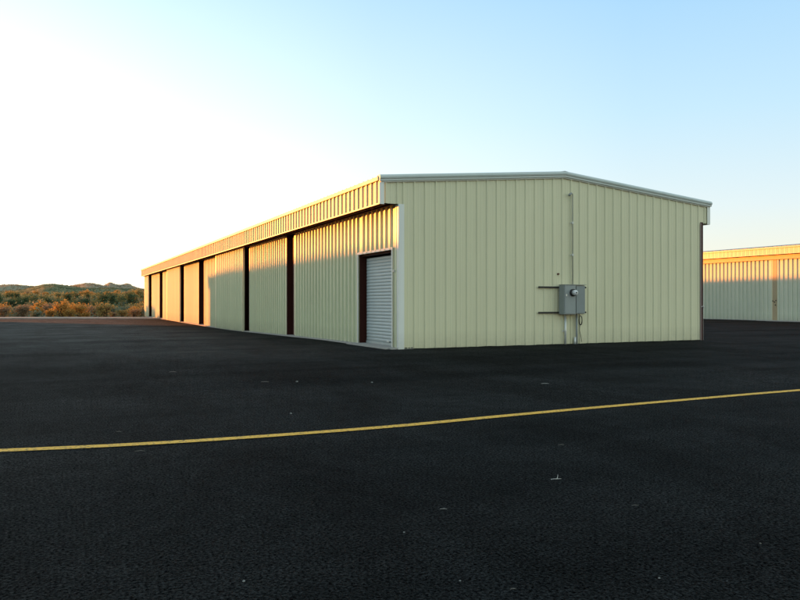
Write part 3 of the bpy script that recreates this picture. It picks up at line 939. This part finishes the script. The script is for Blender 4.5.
where = ['just behind the first row at the shoulder', 'in the second belt behind the shoulder', 'in the dark green belt',
         'farther back in the dark green belt', 'on the slope below the hills', 'high on the slope below the hills']
for ri, (q0, q1, n, cs, sz) in enumerate(rows):
    for k in range(n):
        D = ZE1 + rn.uniform(q0, q1)
        px = -60 + 250 * (k + rn.uniform(-.5, .5)) / n
        x, y = to_world((px - 400) / F * D, D)
        if x > 4.5 * H and y < Yend + 3: continue
        cn = rn.choice(cs)
        plant(cn, x, y, rn.uniform(*sz), desc[cn] + ' ' + where[ri], desc[cn] + 's ' + where[ri], rn.uniform(.7, 1.0), rn)

# scrub that reads as one mass on the slope and around (stuff)
for cname, cnt, qr, seed in (('grey', 2600, (4, 330), 3), ('green', 2600, (70, 340), 4), ('ochre', 1500, (150, 340), 5)):
    r2 = random.Random(seed); mbs = MB()
    for k in range(cnt):
        D = ZE1 + r2.uniform(*qr)
        px = r2.uniform(-220, 250)
        x, y = to_world((px - 400) / F * D, D)
        if x > 4 * H and y < Yend + 3: continue
        z = terrain(x, y); s = r2.uniform(.35, .8) * (1 + D / 200)
        for j in range(26):
            p = Vector((x + r2.gauss(0, .45) * s, y + r2.gauss(0, .45) * s, z + abs(r2.gauss(0, .42)) * s))
            d = Vector((r2.uniform(-1, 1), r2.uniform(-1, 1), r2.uniform(-.3, 1))).normalized() * .17 * s
            e = d.cross(Vector((r2.uniform(-1, 1), r2.uniform(-1, 1), r2.uniform(-1, 1)))).normalized() * .10 * s
            mbs.add([p - d, p + e, p + d, p - e], [(0, 1, 2, 3)])
    me = bpy.data.meshes.new('low_scrub'); me.from_pydata(mbs.v, [], mbs.f); me.materials.append(LEAF[cname])
    o = bpy.data.objects.new('low_scrub', me); col.objects.link(o)
    tag(o, {'grey': 'low grey green ground scrub covering the desert', 'green': 'low dark green scrub covering the desert slope', 'ochre': 'low ochre scrub on the upper slope below the hills'}[cname], 'scrub', None, 'stuff')

# ------------------------------------------------------------------ hills
def hills(name, mat, D, prof, depth, seed, default, smat, slabel):
    """prof: (px, height in px above the horizon); a ridge with front and back slopes"""
    mb = MB(); spots = []
    NA = 1450; ND = 26
    for i in range(NA + 1):
        px = -900 + 2900 * i / NA
        if px < prof[0][0] or px > prof[-1][0]:
            hpx = default + 3.2 * mnoise.noise(Vector((px * .012, seed, 0))) + 1.4 * mnoise.noise(Vector((px * .045, seed, 2)))
        else:
            for (a, ha), (b, hb) in zip(prof, prof[1:]):
                if a <= px <= b: hpx = ha + (hb - ha) * (px - a) / (b - a); break
        for j in range(ND + 1):
            v = j / ND
            dd = D + (v - .5) * depth
            lat = (px - 400) / F * dd
            x, y = to_world(lat, dd)
            top = H + hpx / F * D
            sh = math.sin(math.pi * v) ** .9
            n = mnoise.noise(Vector((x * .008, y * .008, seed))) * .22 + mnoise.noise(Vector((x * .025, y * .025, seed))) * .12
            amp = .6 if j != ND // 2 else 0
            z = -8 + (top + 8) * sh * (1 + (n - .12) * amp * (1 if v != .5 else 0))
            if v == .5: z += (mnoise.noise(Vector((x * .05, y * .05, 9))) * .3 / F) * D
            mb.v.append((x, y, z))
            if -120 < px < 260 and .12 < v <= .52: spots.append((x, y, z))
    for i in range(NA):
        for j in range(ND):
            a = i * (ND + 1) + j
            mb.f.append((a, a + ND + 1, a + ND + 2, a + 1))
    o = mb.build(name, mat, None, True)
    tag(o, kind='structure')
    r3 = random.Random(int(seed * 10)); ms = MB()
    for k in range(7000):
        i = r3.randrange(len(spots)); q = Vector(spots[i]); q2 = Vector(spots[r3.choice([max(0, i - 1), min(len(spots) - 1, i + 1)])])
        p0 = q.lerp(q2, r3.random()) if (q - q2).length < depth * .1 else q
        sz = D / F * r3.uniform(.28, .75)
        p0 = p0 + Vector((r3.uniform(-1, 1) * sz * 2, 0, 0))
        for j in range(5):
            p = p0 + Vector((r3.gauss(0, .6), r3.gauss(0, .6), abs(r3.gauss(0, .35)))) * sz
            d = Vector((r3.uniform(-1, 1), r3.uniform(-1, 1), r3.uniform(-.2, .8))).normalized() * .5 * sz
            e = d.cross(Vector((r3.uniform(-1, 1), r3.uniform(-1, 1), r3.uniform(-1, 1)))).normalized() * .4 * sz
            ms.add([p - d, p + e, p + d, p - e], [(0, 1, 2, 3)])
    me = bpy.data.meshes.new('hill_scrub'); me.from_pydata(ms.v, [], ms.f); me.materials.append(smat)
    o2 = bpy.data.objects.new('hill_scrub', me); col.objects.link(o2)
    tag(o2, slabel, 'scrub', None, 'stuff')
hills('hills', HILLF, 2600, [(-40, 15), (-20, 16.5), (0, 17.2), (10, 17.6), (22, 17), (32, 15.5), (45, 14), (65, 15.5), (76, 17.2), (84, 18.8), (92, 18.9), (99, 17.6), (104, 16.6), (108, 19), (111, 19.6), (115, 18), (121, 17), (126, 18.6), (129, 18.3), (134, 15.5), (142, 13), (150, 12), (180, 11)], 1500, 3.3, 13, LEAF['brown'], 'distant olive brown scrub on the far hills')
hills('hills', HILLN, 1250, [(-40, 9), (0, 10), (25, 13), (36, 16.2), (44, 17.9), (54, 18.1), (62, 17.3), (72, 15.6), (84, 14.2), (98, 13.8), (112, 14.5), (126, 13.6), (142, 13.2), (170, 11)], 700, 8.1, 10, LEAF['green'], 'distant dark scrub on the nearer hill')

# ------------------------------------------------------------------ camera
cam = bpy.data.cameras.new('camera')
cam.sensor_width = 36; cam.lens = 36 * F / 800
cam.clip_start = .05; cam.clip_end = 20000
co = bpy.data.objects.new('camera', cam); col.objects.link(co)
co.location = (0, 0, H)
co.rotation_euler = (R(90) + math.atan((HOR - 300) / F), 0, -YAW)
scene.camera = co

# ------------------------------------------------------------------ light
AZ = R(35.5)            # sun stands this far to the left of the hangar's long axis (+Y)
EL = math.atan(.0755 * math.sin(AZ))
sd = Vector((-math.sin(AZ) * math.cos(EL), math.cos(AZ) * math.cos(EL), math.sin(EL)))
sun = bpy.data.lights.new('sun', 'SUN'); sun.energy = 14.0; sun.angle = R(.6); sun.color = (1.0, .285, .04)
so = bpy.data.objects.new('sun', sun); col.objects.link(so)
so.rotation_euler = (-sd).to_track_quat('-Z', 'Y').to_euler()
so.location = (0, 0, 30)

SKY_BASE = [(0, (.92, .82, .64)), (.05, (.85, .86, .76)), (.12, (.72, .84, .89)), (.24, (.53, .77, .94)), (.38, (.38, .66, .94)), (.6, (.38, .52, .66)), (1, (.34, .44, .52))]
SKY_GLOW = [(0, G3(0)), (.2, (.02, .02, .01)), (.5, (.24, .20, .12)), (.7, (.52, .46, .32)), (.87, (.85, .75, .55)), (1, (1.0, .85, .6))]
SKY_BACK_FILL = [(0, (1.95, 1.72, 1.4)), (.30, (1.75, 1.55, 1.28)), (.47, G3(1)), (1, G3(1))]
w = bpy.data.worlds.new('World'); scene.world = w; w.use_nodes = True
nt = w.node_tree
bg = nt.nodes['Background']
sky = nt.nodes.new('ShaderNodeTexSky'); sky.sky_type = 'NISHITA'; sky.sun_disc = False
sky.sun_elevation = EL
sky.sun_rotation = -AZ
sky.air_density = 1.0; sky.dust_density = 1.0; sky.ozone_density = 1.0
# daylight gradient of a clear desert evening: pale at the horizon, bluer higher up, greyed overhead, brighter toward the sun
tc = nt.nodes.new('ShaderNodeTexCoord')
nrm = N(nt, 'ShaderNodeVectorMath', operation='NORMALIZE'); nt.links.new(tc.outputs['Generated'], nrm.inputs[0])
sp = nt.nodes.new('ShaderNodeSeparateXYZ'); nt.links.new(nrm.outputs[0], sp.inputs[0])
base = ramp(nt, sp.outputs['Z'], SKY_BASE)
dt = N(nt, 'ShaderNodeVectorMath', operation='DOT_PRODUCT'); nt.links.new(nrm.outputs[0], dt.inputs[0])
dt.inputs[1].default_value = sd
glow = ramp(nt, dt.outputs['Value'], SKY_GLOW)
fall = ramp(nt, sp.outputs['Z'], [(0, G3(1)), (.2, G3(.85)), (.45, G3(.35)), (1, G3(.1))])
gl = mix(nt, 1.0, glow, fall, 'MULTIPLY')
# unseen sky away from the sun is brightened and warmed as added fill
back = ramp(nt, N_add(nt, dt.outputs['Value'], 1.0, .5), SKY_BACK_FILL)
bb_ = mix(nt, 1.0, base, back, 'MULTIPLY')
ad = mix(nt, 1.0, bb_, gl, 'ADD')
bg2 = nt.nodes.new('ShaderNodeBackground'); nt.links.new(ad, bg2.inputs[0]); bg2.inputs[1].default_value = 1.0
nt.links.new(sky.outputs[0], bg.inputs[0])
bg.inputs[1].default_value = .06
adds = nt.nodes.new('ShaderNodeAddShader')
nt.links.new(bg.outputs[0], adds.inputs[0]); nt.links.new(bg2.outputs[0], adds.inputs[1])
nt.links.new(adds.outputs[0], nt.nodes['World Output'].inputs[0])

scene.view_settings.view_transform = 'Standard'
scene.view_settings.look = 'None'
scene.view_settings.exposure = 0
scene.render.engine = 'CYCLES'
